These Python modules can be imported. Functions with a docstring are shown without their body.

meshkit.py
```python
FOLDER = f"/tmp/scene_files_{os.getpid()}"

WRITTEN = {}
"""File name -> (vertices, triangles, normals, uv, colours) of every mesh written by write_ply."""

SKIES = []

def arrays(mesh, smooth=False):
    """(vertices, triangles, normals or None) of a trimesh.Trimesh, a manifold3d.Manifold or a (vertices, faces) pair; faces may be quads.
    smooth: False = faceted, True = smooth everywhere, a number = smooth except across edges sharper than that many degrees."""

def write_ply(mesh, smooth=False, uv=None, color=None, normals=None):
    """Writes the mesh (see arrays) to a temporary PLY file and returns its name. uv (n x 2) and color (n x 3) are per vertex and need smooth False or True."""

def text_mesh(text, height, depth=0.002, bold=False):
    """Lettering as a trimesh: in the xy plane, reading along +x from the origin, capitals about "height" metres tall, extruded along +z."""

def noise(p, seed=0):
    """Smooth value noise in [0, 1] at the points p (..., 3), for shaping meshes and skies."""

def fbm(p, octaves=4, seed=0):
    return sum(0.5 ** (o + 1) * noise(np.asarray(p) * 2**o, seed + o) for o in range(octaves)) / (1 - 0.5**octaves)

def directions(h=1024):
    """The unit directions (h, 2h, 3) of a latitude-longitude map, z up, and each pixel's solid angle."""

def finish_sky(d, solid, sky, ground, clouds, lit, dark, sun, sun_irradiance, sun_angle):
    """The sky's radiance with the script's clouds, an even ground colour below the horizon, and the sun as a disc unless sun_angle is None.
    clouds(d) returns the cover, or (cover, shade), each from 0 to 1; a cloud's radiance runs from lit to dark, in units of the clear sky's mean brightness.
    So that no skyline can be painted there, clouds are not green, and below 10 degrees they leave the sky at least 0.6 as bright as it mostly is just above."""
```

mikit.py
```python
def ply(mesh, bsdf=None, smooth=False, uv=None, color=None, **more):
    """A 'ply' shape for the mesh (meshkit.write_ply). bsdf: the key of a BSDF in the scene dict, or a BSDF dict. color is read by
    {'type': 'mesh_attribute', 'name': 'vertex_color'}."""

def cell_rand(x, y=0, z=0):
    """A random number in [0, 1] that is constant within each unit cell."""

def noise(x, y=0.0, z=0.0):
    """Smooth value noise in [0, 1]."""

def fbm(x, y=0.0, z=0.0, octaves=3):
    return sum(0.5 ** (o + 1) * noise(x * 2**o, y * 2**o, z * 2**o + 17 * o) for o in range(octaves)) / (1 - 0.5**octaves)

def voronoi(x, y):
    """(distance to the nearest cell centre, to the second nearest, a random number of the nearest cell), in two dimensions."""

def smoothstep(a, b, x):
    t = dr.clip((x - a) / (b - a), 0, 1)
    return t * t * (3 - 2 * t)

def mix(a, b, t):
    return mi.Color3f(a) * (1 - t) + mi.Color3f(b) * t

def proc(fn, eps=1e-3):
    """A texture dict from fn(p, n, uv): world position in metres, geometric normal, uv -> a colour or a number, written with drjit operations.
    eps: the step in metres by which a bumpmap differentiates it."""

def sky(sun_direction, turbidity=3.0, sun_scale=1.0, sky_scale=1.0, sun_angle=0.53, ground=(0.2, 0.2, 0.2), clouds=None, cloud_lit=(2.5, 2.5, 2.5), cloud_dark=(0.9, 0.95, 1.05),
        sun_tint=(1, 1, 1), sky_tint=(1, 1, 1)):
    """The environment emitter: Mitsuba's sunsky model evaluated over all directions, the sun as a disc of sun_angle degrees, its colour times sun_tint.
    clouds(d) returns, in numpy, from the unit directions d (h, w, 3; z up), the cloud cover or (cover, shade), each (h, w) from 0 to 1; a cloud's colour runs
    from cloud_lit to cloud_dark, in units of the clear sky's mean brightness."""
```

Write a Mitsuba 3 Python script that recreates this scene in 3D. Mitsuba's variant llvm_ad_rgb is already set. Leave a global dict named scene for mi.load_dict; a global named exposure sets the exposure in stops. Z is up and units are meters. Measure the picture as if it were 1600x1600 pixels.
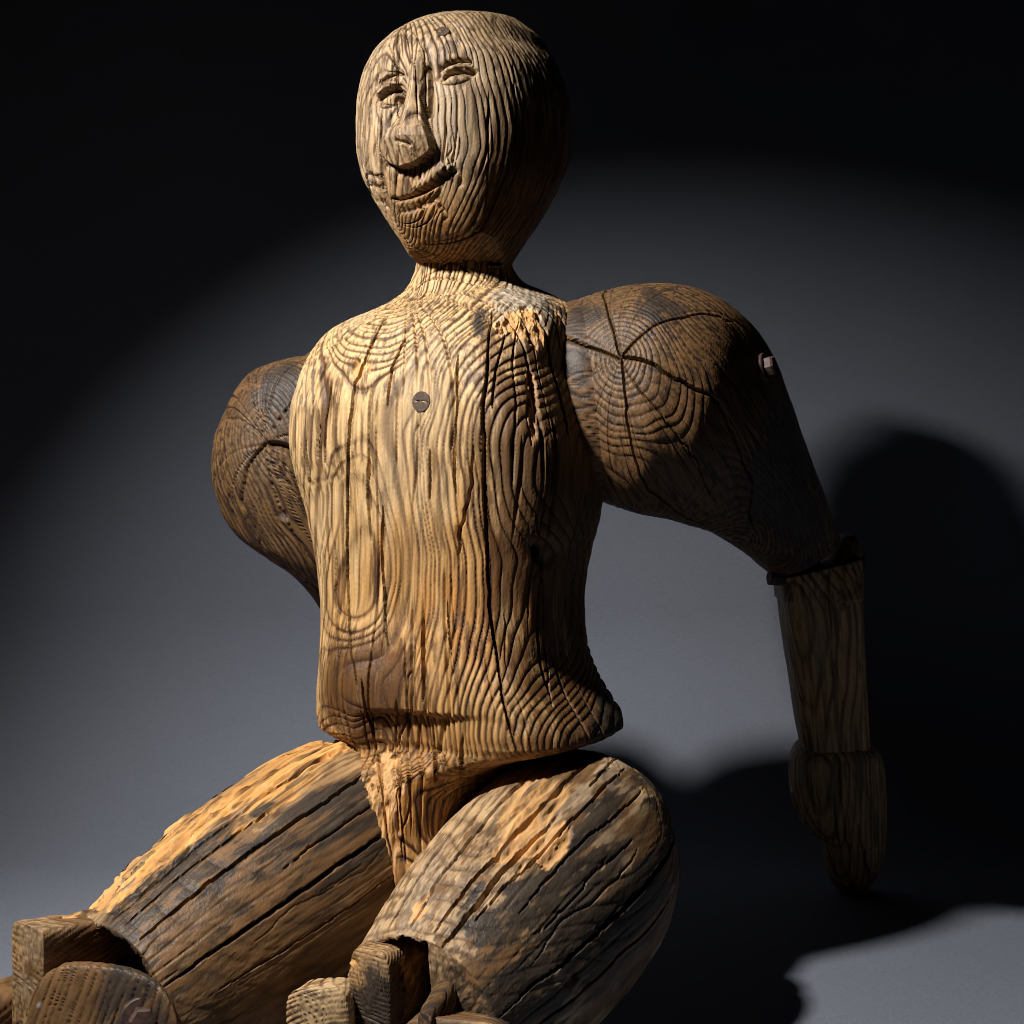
import numpy as np, trimesh, mitsuba as mi, drjit as dr, mikit
from scipy.interpolate import PchipInterpolator
from scipy.ndimage import gaussian_filter1d
T = mi.ScalarTransform4f
exposure = 1.4
scene, labels = {}, {}

# ------------------------------------------------------------------ camera
scene['camera'] = dict(type='perspective', fov=32.7, fov_axis='x', near_clip=0.05, far_clip=30.0, principal_point_offset_y=0.1125,
                       to_world=T().look_at(origin=[0, -1.5, 0.53], target=[0, 0, 0.53], up=[0, 0, 1]))
# ------------------------------------------------------------------ light: one small round studio lamp in a deep black reflector
LAMP, AIM = np.array([-0.69, -0.69, 1.35]), np.array([0.03, 0.13, 0.09])
LAMP_POWER, LAMP_R, TUBE_R, TUBE_L = 620.0, 0.05, 0.104, 0.225
Q = 1.0
# ------------------------------------------------------------------ noise
_LAT = np.random.default_rng(7).random(64 ** 3).astype(np.float32)


def noise(x, y, z, seed=0):
    o = seed * 11.37
    ix, t = [], []
    for v in (x + o, y + o * 1.7, z - o * 0.6):
        v = np.asarray(v, np.float32)
        i = np.floor(v)
        f = v - i
        t.append(f * f * (3 - 2 * f))
        ix.append(i.astype(np.int32) & 63)
    (a, b, c), (u, v, w) = ix, t
    a, b, a1, b1, c1 = a << 12, b << 6, ((a + 1) & 63) << 12, ((b + 1) & 63) << 6, (c + 1) & 63
    g = _LAT.take
    p = g(a + b + c); q = g(a + b1 + c); p += (q - p) * v
    q = g(a1 + b + c); r = g(a1 + b1 + c); q += (r - q) * v
    p += (q - p) * u
    s = g(a + b + c1); q = g(a + b1 + c1); s += (q - s) * v
    q = g(a1 + b + c1); r = g(a1 + b1 + c1); q += (r - q) * v
    s += (q - s) * u
    return p + (s - p) * w


def fbm(x, y, z, seed=0, octaves=3):
    return sum(0.5 ** (k + 1) * noise(x * 2 ** k, y * 2 ** k, z * 2 ** k, seed + 5 * k) for k in range(octaves)) / (1 - 0.5 ** octaves)


def sst(a, b, x):
    t = np.clip((x - a) / (b - a), 0, 1)
    return t * t * (3 - 2 * t)


def unit(v):
    v = np.asarray(v, float)
    return v / (np.linalg.norm(v, axis=-1, keepdims=True) + 1e-12)


# ------------------------------------------------------------------ grids of points: rows along the length, columns around
def loft(stations, nu, nv, cap0=0.0, cap1=0.0, caprows=26, front=0.84, ts=None, up=(0, -1, 0), ease=0):
    """stations: (edge point, opposite edge point, front half depth, back half depth, exponent). Returns P (rows, nu, 3), phi (nu) and t (rows)."""
    nu, nv, caprows = int(nu * Q), int(nv * Q), int(caprows * max(Q, .5))
    S = np.array([[*a, *b, f, k, e] for a, b, f, k, e in stations], float)
    if ts is None:
        c = (S[:, :3] + S[:, 3:6]) / 2
        ts = np.concatenate([[0], np.cumsum(np.linalg.norm(np.diff(c, axis=0), axis=1))])
        ts = ts / ts[-1]
    F = PchipInterpolator(ts, S, axis=0)
    t = np.linspace(0, 1, nv)
    V = F(t)
    if ease:
        V = gaussian_filter1d(V, ease * Q, axis=0, mode='nearest')
    tt = np.concatenate([np.zeros(caprows if cap0 else 0), t, np.ones(caprows if cap1 else 0)])
    nf = int(nu * front)
    phi = np.concatenate([np.linspace(-1.8, 1.8, nf, endpoint=False), np.linspace(1.8, 2 * np.pi - 1.8, nu - nf, endpoint=False)])
    C, A = (V[:, :3] + V[:, 3:6]) / 2, (V[:, 3:6] - V[:, :3]) / 2
    tang = unit(np.gradient(C, axis=0))
    a_ = unit(A)
    B = unit(np.asarray(up, float) - (a_ @ np.asarray(up, float))[:, None] * a_)
    s, c = np.sin(phi)[None], np.cos(phi)[None]
    n = V[:, 8:9]
    r = (np.abs(s) ** n + np.abs(c) ** n) ** (-1 / n)
    dep = np.where(c > 0, V[:, 6:7], V[:, 7:8])
    P = C[:, None] + A[:, None] * (r * s)[..., None] + B[:, None] * (r * c * dep)[..., None]
    rows = [P]
    for cap, at, sign in ((cap0, 0, -1), (cap1, -1, 1)):
        if cap:
            ax = unit(np.cross(A[at], B[at]))
            ax *= np.sign(ax @ tang[at]) * sign
            an = np.linspace(0, np.pi / 2, caprows + 1)[1:]
            q = C[at] + (P[at] - C[at])[None] * np.maximum(np.cos(an), 1e-3)[:, None, None] + ax * (np.sin(an) * cap)[:, None, None]
            rows = [q[::-1], *rows] if sign < 0 else [*rows, q]
    return np.concatenate(rows), phi, tt


def normals(P):
    du = np.roll(P, -1, 1) - np.roll(P, 1, 1)
    dv = np.gradient(P, axis=0)
    n = np.cross(du, dv)
    return unit(n)


def outward(P):
    """+1 or -1 so that normals() times it points outwards."""
    n = normals(P)
    c = P.mean(axis=1, keepdims=True)
    return 1.0 if np.mean(np.sum(n * (P - c), -1)) > 0 else -1.0


def faces(rows, nu, flip):
    i, j = np.meshgrid(np.arange(rows - 1), np.arange(nu), indexing='ij')
    a, b, c, d = i * nu + j, i * nu + (j + 1) % nu, (i + 1) * nu + (j + 1) % nu, (i + 1) * nu + j
    f = np.concatenate([np.stack([a, b, c], -1).reshape(-1, 3), np.stack([a, c, d], -1).reshape(-1, 3)])
    # a fan closes each end
    r = np.arange(1, nu - 1)
    f = np.concatenate([f, np.stack([r * 0, r + 1, r], -1), (rows - 1) * nu + np.stack([r * 0, r, r + 1], -1)])
    return f if flip > 0 else f[:, ::-1]


# ------------------------------------------------------------------ carving and weather
def polydist(u, v, pts):
    """Distance of (u, v) to a polyline and the fraction along it."""
    best, frac = np.full(u.shape, 1e9), np.zeros(u.shape)
    p = np.asarray(pts, float)
    L = np.concatenate([[0], np.cumsum(np.linalg.norm(np.diff(p, axis=0), axis=1))])
    for k in range(len(p) - 1):
        a, d = p[k], p[k + 1] - p[k]
        h = np.clip(((u - a[0]) * d[0] + (v - a[1]) * d[1]) / (d @ d), 0, 1)
        q = np.hypot(u - a[0] - h * d[0], v - a[1] - h * d[1])
        m = q < best
        best = np.where(m, q, best)
        frac = np.where(m, (L[k] + h * (L[k + 1] - L[k])) / L[-1], frac)
    return best, frac


class Rings:
    """Year rings round a pith line, bent by knots: phase(P) counts rings."""

    def __init__(self, pith, grain, spacing, warp=0.006, seed=0, knots=(), wob=0.4, bow=None, wig=0.0):
        self.o, self.g, self.sp, self.w, self.seed, self.knots, self.wob, self.bow, self.wig = np.asarray(pith, float), unit(grain), spacing, warp, seed, knots, wob, bow, wig
        e = np.array([1.0, 0, 0]) if abs(self.g[0]) < 0.8 else np.array([0, 0, 1.0])
        self.e1 = unit(np.cross(self.g, e))
        self.e2 = np.cross(self.g, self.e1)

    def local(self, P):
        q = P - self.o
        return q @ self.e1, q @ self.e2, q @ self.g

    def phase(self, P):
        a, b, z = self.local(P)
        R = np.hypot(a, b)
        R = R + self.w * 2 * (fbm(a * 13, b * 13, z * 7, self.seed, 2) - 0.5) + self.w * 0.35 * (noise(a * 60, b * 60, z * 22, self.seed + 3) - 0.5)
        if self.bow:
            R = R + self.bow[1] * (P[..., 2] - self.bow[0]) ** 2
        if self.wig:
            R = R + self.wig * 2 * (noise(a * 30, b * 30, z * 50, self.seed + 5) - 0.5)
        for k, s, h in self.knots:
            d2 = np.sum(((P - np.asarray(k)) * [1, .5, 1]) ** 2, -1)
            R = R + h * np.exp(-d2 / (s * s))
        ph = R / self.sp
        return ph + self.wob * 2 * (noise(ph * 0.55, ph * 0, ph * 0 + 3.3, self.seed + 9) - 0.5)


def wood(P, rings, relief=0.0011, fibre=0.00025, checks=(), cracks=None, carve=None, tone='pale', patches=(), rough=None, seed=0, flip=None, sharp=7.0, hair=1.0, calm=None):
    """Carves the form, then weathers it: grooves between year rings, fibres, radial checks, cracks. Returns P and a colour per vertex.
    checks: (angle, half length, centre along the grain, half width, depth); cracks(P): depth to cut; patches: (kind, mask function)."""
    flip = outward(P) if flip is None else flip
    if carve is not None:
        P = carve(P, normals(P) * flip)
    N = normals(P) * flip
    a, b, z = rings.local(P)
    R, th = np.hypot(a, b), np.arctan2(b, a)
    ph = rings.phase(P)
    f = ph - np.floor(ph)
    prof = 1 - 0.72 * np.abs(2 * f - 1) ** sharp - 0.28 * np.abs(2 * np.abs(f - .15) - .85)
    x, y, w = P[..., 0], P[..., 1], P[..., 2]
    patchy = fbm(x * 22, y * 22, w * 14, seed + 31, 3)
    fib = fbm(a * 380, b * 380, z * 18, seed + 1, 3) - 0.5
    fib2 = noise(a * 900, b * 900, z * 60, seed + 2) - 0.5
    rad = unit(a[..., None] * rings.e1 + b[..., None] * rings.e2)
    across = sst(.06, .40, np.linalg.norm(np.cross(N, rad), axis=-1))
    amp = relief * (0.6 + .8 * sst(.3, .7, patchy)) * (.25 + .75 * across)
    still = 0.0 if calm is None else calm(P)
    amp = amp * (1 - still)
    d = amp * (prof - 0.6) + fibre * 1.6 * fib + fibre * 0.6 * fib2 + 0.0022 * (fbm(x * 38, y * 38, w * 16, seed + 4, 2) - 0.5)
    cut = np.zeros(f.shape)
    for gap, wd, dp, sd in ((.0110, .00105, .0030, 12),):      # hairline checks along the grain
        s = (th * 0.09 + .0030 * (fbm(a * 25, b * 25, z * 18, seed + sd, 2) - .5) ) / gap
        c = np.floor(s)
        on = sst(.54, .66, noise(c * 3.7, c * 0 + sd, z * 11 + c * 1.3, seed + sd + 2))
        off = (noise(c * 5.1 + .5, c * 0, c * 0 + 2.5, seed + sd + 3) - .5) * .7
        cut = np.maximum(cut, hair * dp * on * np.clip(1.3 - np.abs(s - c - .5 - off) * gap / (wd * (.3 + .7 * on)), 0, 1))
    for th0, half, mid, wd, dp in checks:
        zz = z - mid
        m = np.abs(zz) < half
        if not m.any():
            continue
        wob = 0.010 * (noise(zz[m] * 28, zz[m] * 0 + th0 * 7, zz[m] * 0, seed + 6) - 0.5) + 0.003 * (noise(zz[m] * 140, zz[m] * 0 + th0 * 9, zz[m] * 0, seed + 8) - 0.5)
        dd = np.mod(th[m] - th0 + np.pi, 2 * np.pi) - np.pi
        dist = np.abs(dd * R[m] + wob)
        dist = np.where(np.abs(dd) > 1.2, 1, dist)
        k = 1 - (np.abs(zz[m]) / half) ** 4
        c = dp * k * np.clip(1 - dist / (wd * (0.4 + 0.6 * k)), 0, 1) ** 0.8
        cut[m] = np.maximum(cut[m], c)
    if cracks is not None:
        cut = np.maximum(cut, cracks(P, N))
    cut = cut * (1 - still)
    # colour: pale early wood, brown ring lines that also paint groove shade and dirt, grey weather, each with the grain
    ring_dark = sst(0.50, 0.95, np.abs(2 * f - 1)) * (0.55 + 0.75 * patchy) * (.4 + .6 * across) * (1 - .5 * still)
    ring_dark = np.clip(ring_dark + .55 * sst(.035, .11, -fib) + .22 * sst(.2, .9, f), 0, 1)
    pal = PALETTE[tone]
    col = pal[0] * (1 - ring_dark[..., None]) + pal[1] * ring_dark[..., None]
    blot = fbm(a * 30, b * 30, z * 7, seed + 41, 3)
    grey = sst(.50, .72, blot)[..., None] * pal[3]
    col = col * (1 - grey) + pal[2] * grey
    col = col * (0.96 + 1.05 * fib + 0.6 * fib2 + 0.25 * (fbm(x * 60, y * 60, w * 60, seed + 44, 2) - 0.5))[..., None]
    for kind, mask in patches:
        m = mask(P, N, dict(a=a, b=b, z=z, ph=ph, fib=fib))
        if kind in ('char', 'brown', 'rot', 'torn', 'silver'):
            m = sst(.22, .78, m + 2.2 * fib * sst(.02, .3, m))
        if kind == 'rot':        # broken orange fibres
            lump = fbm(a * 190, b * 190, z * 34, seed + 51, 4)
            d = d * (1 - m) + m * (0.009 * (lump - 0.66))
            c2 = np.array([.47, .255, .095]) * (0.35 + 1.25 * lump)[..., None] + 0.10 * fib[..., None]
            col = col * (1 - m[..., None]) + c2 * m[..., None]
        elif kind == 'torn':     # long shreds where the surface has split away
            t = 5.5 * fbm(a * 95, b * 95, z * 13, seed + 51, 3) + 1.2 * fbm(a * 330, b * 330, z * 40, seed + 52, 2)
            k = np.floor(t)
            lump = (k + sst(.55, .95, t - k)) / 6.2
            d = d * (1 - m) + m * (0.017 * (lump - 0.62) + .0012 * fib)
            c2 = np.array([.52, .262, .080]) * (0.35 + 1.05 * lump + .5 * (noise(k * 3.7, k * 0, z * 30, seed + 53) - .5) + 1.0 * fib)[..., None]
            col = col * (1 - m[..., None]) + c2 * m[..., None]
        elif kind == 'honey':  # warm wood tone; on the lower torso it also paints the lamp falloff
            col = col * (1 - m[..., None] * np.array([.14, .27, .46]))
        elif kind == 'char':     # grey black weathering
            g2 = np.array([.040, .028, .019]) * (0.55 + 0.9 * fbm(a * 200, b * 200, z * 30, seed + 61, 3) + 1.1 * fib - .35 * ring_dark)[..., None]
            col = col * (1 - m[..., None]) + g2 * m[..., None]
        elif kind == 'brown':
            g2 = np.array([.12, .062, .024]) * (0.7 + 0.7 * fbm(a * 160, b * 160, z * 24, seed + 62, 3) + 1.0 * fib - .4 * ring_dark)[..., None]
            col = col * (1 - m[..., None]) + g2 * m[..., None]
        elif kind == 'silver':
            g2 = np.array([.36, .285, .20]) * (0.8 + 0.9 * fib + 0.4 * fib2 + 0.25 * patchy - .5 * ring_dark)[..., None]
            col = col * (1 - m[..., None]) + g2 * m[..., None]
        elif kind == 'knot':
            g2 = np.array([.12, .085, .06]) * (0.7 + 0.6 * patchy)[..., None]
            col = col * (1 - m[..., None]) + g2 * m[..., None]
        elif kind == 'paint':
            col = col * (1 - m[..., None]) + np.array([.55, .56, .58]) * m[..., None]
    if rough is not None:
        d = d + rough(P, N)
    P = P + N * (d - cut)[..., None]
    return P, np.clip(col, 0.012, 0.75)


PALETTE = {  # early wood, ring lines with painted groove shade, weather grey and its strength
    'pale': (np.array([.465, .302, .140]), np.array([.095, .045, .017]), np.array([.36, .25, .14]), 0.5),
    'aged': (np.array([.295, .197, .108]), np.array([.060, .033, .015]), np.array([.215, .157, .098]), 0.6),  # grey-brown head wood, darkened in colour for the weaker lamplight up there
    'beige': (np.array([.36, .235, .122]), np.array([.13, .075, .036]), np.array([.28, .205, .132]), 0.6),
    'tan': (np.array([.33, .198, .088]), np.array([.105, .054, .022]), np.array([.19, .135, .082]), 0.6),
    'dark': (np.array([.130, .070, .027]), np.array([.026, .012, .005]), np.array([.080, .047, .023]), 0.5),
}


def put(key, P, col, flip, bsdf='wood'):
    rows, nu = P.shape[:2]
    f = faces(rows, nu, flip)
    scene[key] = mikit.ply((P.reshape(-1, 3), f), bsdf, smooth=True, color=col.reshape(-1, 3))


def spot(c, r, soft=0.5, ax=None, squash=1.0, seed=0, edge=0.35, freq=95):
    """A mask round the point c, with a ragged outline."""
    c = np.asarray(c, float)

    def fn(P, N, q):
        d = (P - c) * [1, .45, 1]
        if ax is not None:
            g = unit(ax)
            l = d @ g
            d2 = np.sqrt(np.maximum(np.sum(d * d, -1) - l * l, 0) + (l * squash) ** 2)
        else:
            d2 = np.linalg.norm(d, axis=-1)
        n = fbm(q['a'] * freq, q['b'] * freq, q['z'] * freq * 0.22, seed, 4)
        return sst(1 + soft * .5, 1 - soft * .5, d2 / r + edge * 4 * (n - 0.5))
    return fn


def bolt(key, at, axis, r, h, washer=0.0, bsdf='iron', turn=0.0):
    """A hexagon head with bevelled rim, on a washer."""
    ax = unit(axis)
    e1 = unit(np.cross(ax, [0.3, 0.2, 0.9]))
    e2 = np.cross(ax, e1)
    an = turn + np.arange(6) * np.pi / 3
    v, z0 = [], 0.0
    ring = lambda rr, zz: [np.asarray(at) + ax * zz + rr * (np.cos(t) * e1 + np.sin(t) * e2) for t in an]
    for rr, zz in ((r, -0.004), (r, h * 0.82), (r * 0.86, h), (1e-5, h)):
        v += ring(rr, zz)
    q = [[k * 6 + j, k * 6 + (j + 1) % 6, (k + 1) * 6 + (j + 1) % 6, (k + 1) * 6 + j] for k in range(3) for j in range(6)]
    scene[key] = mikit.ply((np.array(v), np.array(q)), bsdf, smooth=False)
    if washer:
        an = np.linspace(0, 2 * np.pi, 40, endpoint=False)
        v = []
        for rr, zz in ((washer, -0.004), (washer, 0.0012), (washer * .94, 0.0020), (r * .8, 0.0020)):
            v += ring(rr, zz)
        q = [[k * 40 + j, k * 40 + (j + 1) % 40, (k + 1) * 40 + (j + 1) % 40, (k + 1) * 40 + j] for k in range(3) for j in range(40)]
        scene[key.replace('bolt', 'washer')] = mikit.ply((np.array(v), np.array(q)), bsdf, smooth=25)

# ------------------------------------------------------------------ materials
def fine_grain(p, n, uv):
    return 0.00035 * mikit.fbm(p.x * 900, p.y * 900, p.z * 420, 3)


def paper_tone(p, n, uv):
    g = mikit.fbm(p.x * 420, p.y * 420, p.z * 420, 2) - 0.5
    s = mikit.fbm(p.x * 6, p.y * 6, p.z * 6, 3) - 0.5
    k = 1 + 0.16 * g + 0.10 * s
    return mi.Color3f(0.132, 0.143, 0.174) * k


def paper_bump(p, n, uv):
    return 0.0004 * mikit.fbm(p.x * 500, p.y * 500, p.z * 500, 2)


def rust_tone(p, n, uv):
    return mikit.mix((0.030, 0.018, 0.015), (0.070, 0.037, 0.027), mikit.smoothstep(0.35, 0.65, mikit.fbm(p.x * 260, p.y * 260, p.z * 260, 3)))


scene['wood'] = {'type': 'twosided', 'b': {'type': 'bumpmap', 'arbitrary': mikit.proc(fine_grain, 4e-4), 'scale': 1.0,
                 'b': {'type': 'principled', 'base_color': {'type': 'mesh_attribute', 'name': 'vertex_color'}, 'roughness': 0.55, 'specular': 0.35}}}
scene['paper'] = {'type': 'twosided', 'b': {'type': 'bumpmap', 'arbitrary': mikit.proc(paper_bump, 6e-4), 'scale': 1.0,
                  'b': {'type': 'principled', 'base_color': mikit.proc(paper_tone), 'roughness': 0.8, 'specular': 0.25}}}
scene['iron'] = {'type': 'twosided', 'b': {'type': 'principled', 'base_color': mikit.proc(rust_tone), 'roughness': 0.6, 'specular': 0.4}}
scene['black_metal'] = {'type': 'twosided', 'b': {'type': 'diffuse', 'reflectance': {'type': 'rgb', 'value': [0.012, 0.012, 0.012]}}}

# ------------------------------------------------------------------ the setting: one sheet of grey paper, floor and wall in one sweep
FLAT, BEND, TOP, WIDE = 0.44, 0.26, 2.2, 2.0
an = np.linspace(0, np.pi / 2, 40)
prof = np.concatenate([[[-2.6, 0.0]], np.stack([FLAT + BEND * np.sin(an), BEND * (1 - np.cos(an))], -1), [[FLAT + BEND, TOP]]])
nx = 2
v = np.array([[x, y, z] for y, z in prof for x in np.linspace(-WIDE, WIDE, nx)])
q = np.array([[k * nx + j, k * nx + j + 1, (k + 1) * nx + j + 1, (k + 1) * nx + j] for k in range(len(prof) - 1) for j in range(nx - 1)])
scene['backdrop'] = mikit.ply((v, q), 'paper', smooth=True)
labels['backdrop'] = dict(label='grey seamless paper backdrop curving from floor to wall', category='backdrop', kind='structure')

# ------------------------------------------------------------------ studio lamp outside the frame, upper left in front
ax = unit(AIM - LAMP)
e1 = unit(np.cross(ax, [0, 0, 1.0]))
e2 = np.cross(e1, ax)
an = np.linspace(0, 2 * np.pi, 48, endpoint=False)
circ = lambda r, z: [LAMP + ax * z + r * (np.cos(t) * e1 + np.sin(t) * e2) for t in an]
rings_ = [circ(1e-4, -0.012), circ(TUBE_R, -0.012), circ(TUBE_R, TUBE_L), circ(TUBE_R + .004, TUBE_L), circ(TUBE_R + .004, -0.05), circ(TUBE_R * .7, -0.09), circ(1e-4, -0.09)]
v = np.array([p for r in rings_ for p in r])
q = np.array([[k * 48 + j, k * 48 + (j + 1) % 48, (k + 1) * 48 + (j + 1) % 48, (k + 1) * 48 + j] for k in range(len(rings_) - 1) for j in range(48)])
scene['studio_lamp__reflector'] = mikit.ply((v, q), 'black_metal', smooth=30)
v = np.array([LAMP, *circ(LAMP_R, 0.0)])
q = np.array([[0, 1 + j, 1 + (j + 1) % 48] for j in range(48)])
if np.cross(v[1] - v[0], v[2] - v[0]) @ ax < 0:
    q = q[:, ::-1]
scene['studio_lamp__bulb'] = mikit.ply((v, q), 'black_metal', emitter={'type': 'area', 'radiance': {'type': 'rgb', 'value': [LAMP_POWER, LAMP_POWER * .965, LAMP_POWER * .92]}})
labels['studio_lamp'] = dict(label='black round studio lamp shining down from the upper left outside the frame', category='lamp')
F_ = 'wooden_figure'
labels[F_] = dict(label='weathered jointed wooden figure of a person sitting on grey paper with one arm hanging', category='wooden figure')

# ------------------------------------------------------------------ torso
TORSO = [
    ((-0.0715, 0.0448, 0.6564), (-0.0134, 0.0148, 0.6564), 0.044, 0.05, 2.6),
    ((-0.0781, 0.0436, 0.6394), (-0.0054, 0.0136, 0.6394), 0.045, 0.052, 2.6),
    ((-0.0806, 0.0459, 0.6298), (0.0017, 0.0099, 0.6298), 0.05, 0.056, 2.6),
    ((-0.0778, 0.0544, 0.6225), (0.0106, 0.0004, 0.6225), 0.056, 0.06, 3.1),
    ((-0.0858, 0.0628, 0.6139), (0.0263, -0.0092, 0.6139), 0.064, 0.066, 3.1),
    ((-0.1029, 0.0681, 0.6055), (0.0389, -0.0159, 0.6055), 0.071, 0.072, 3.1),
    ((-0.1241, 0.0735, 0.5970), (0.0423, -0.0225, 0.5970), 0.077, 0.078, 3.2),
    ((-0.1428, 0.0787, 0.5858), (0.0434, -0.0293, 0.5858), 0.083, 0.083, 3.2),
    ((-0.1510, 0.0837, 0.5718), (0.0423, -0.0363, 0.5718), 0.089, 0.09, 3.25),
    ((-0.1560, 0.0857, 0.5579), (0.0422, -0.0403, 0.5579), 0.093, 0.093, 3.3),
    ((-0.1614, 0.0875, 0.5412), (0.0458, -0.0445, 0.5412), 0.096, 0.096, 3.3),
    ((-0.1688, 0.0859, 0.5189), (0.0522, -0.0461, 0.5189), 0.098, 0.098, 3.3),
    ((-0.1710, 0.0838, 0.4910), (0.0576, -0.0482, 0.4910), 0.099, 0.098, 3.3),
    ((-0.1666, 0.0788, 0.4633), (0.0601, -0.0472, 0.4633), 0.099, 0.097, 3.25),
    ((-0.1567, 0.0734, 0.4301), (0.0563, -0.0466, 0.4301), 0.097, 0.095, 3.2),
    ((-0.1504, 0.0650, 0.3970), (0.0491, -0.0430, 0.3970), 0.093, 0.091, 3.2),
    ((-0.1456, 0.0591, 0.3586), (0.0436, -0.0429, 0.3586), 0.09, 0.088, 3.2),
    ((-0.1435, 0.0563, 0.3202), (0.0451, -0.0457, 0.3202), 0.093, 0.09, 3.2),
    ((-0.1422, 0.0574, 0.2957), (0.0508, -0.0506, 0.2957), 0.097, 0.093, 3.25),
    ((-0.1435, 0.0588, 0.2739), (0.0633, -0.0552, 0.2739), 0.1, 0.096, 3.3),
    ((-0.1434, 0.0608, 0.2603), (0.0713, -0.0592, 0.2603), 0.1, 0.096, 3.4),
    ((-0.1446, 0.0601, 0.2506), (0.0753, -0.0599, 0.2506), 0.099, 0.096, 3.2),
    ((-0.1343, 0.0580, 0.2440), (0.0655, -0.0580, 0.2440), 0.097, 0.094, 3.2),
    ((-0.1080, 0.0520, 0.2374), (0.0407, -0.0520, 0.2374), 0.1, 0.09, 3.1),
    ((-0.0906, 0.0450, 0.2302), (0.0205, -0.0450, 0.2302), 0.106, 0.086, 3),
    ((-0.0904, 0.0380, 0.2209), (0.0028, -0.0380, 0.2209), 0.113, 0.082, 2.9),
    ((-0.0904, 0.0290, 0.2027), (-0.0114, -0.0290, 0.2027), 0.119, 0.076, 2.9),
    ((-0.0827, 0.0180, 0.1725), (-0.0181, -0.0180, 0.1725), 0.122, 0.068, 2.8),
    ((-0.0741, 0.0100, 0.1450), (-0.0189, -0.0100, 0.1450), 0.122, 0.06, 2.8),
    ((-0.0801, 0.0040, 0.1120), (-0.0230, -0.0040, 0.1120), 0.12, 0.05, 2.8),
]


def by_height(st):
    z = np.array([s[0][2] + s[1][2] for s in st])
    return (z[0] - z) / (z[0] - z[-1])


PT, phT, tT = loft(TORSO, 800, 720, cap1=0.012, caprows=8, ts=by_height(TORSO))
fT = outward(PT)

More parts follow.
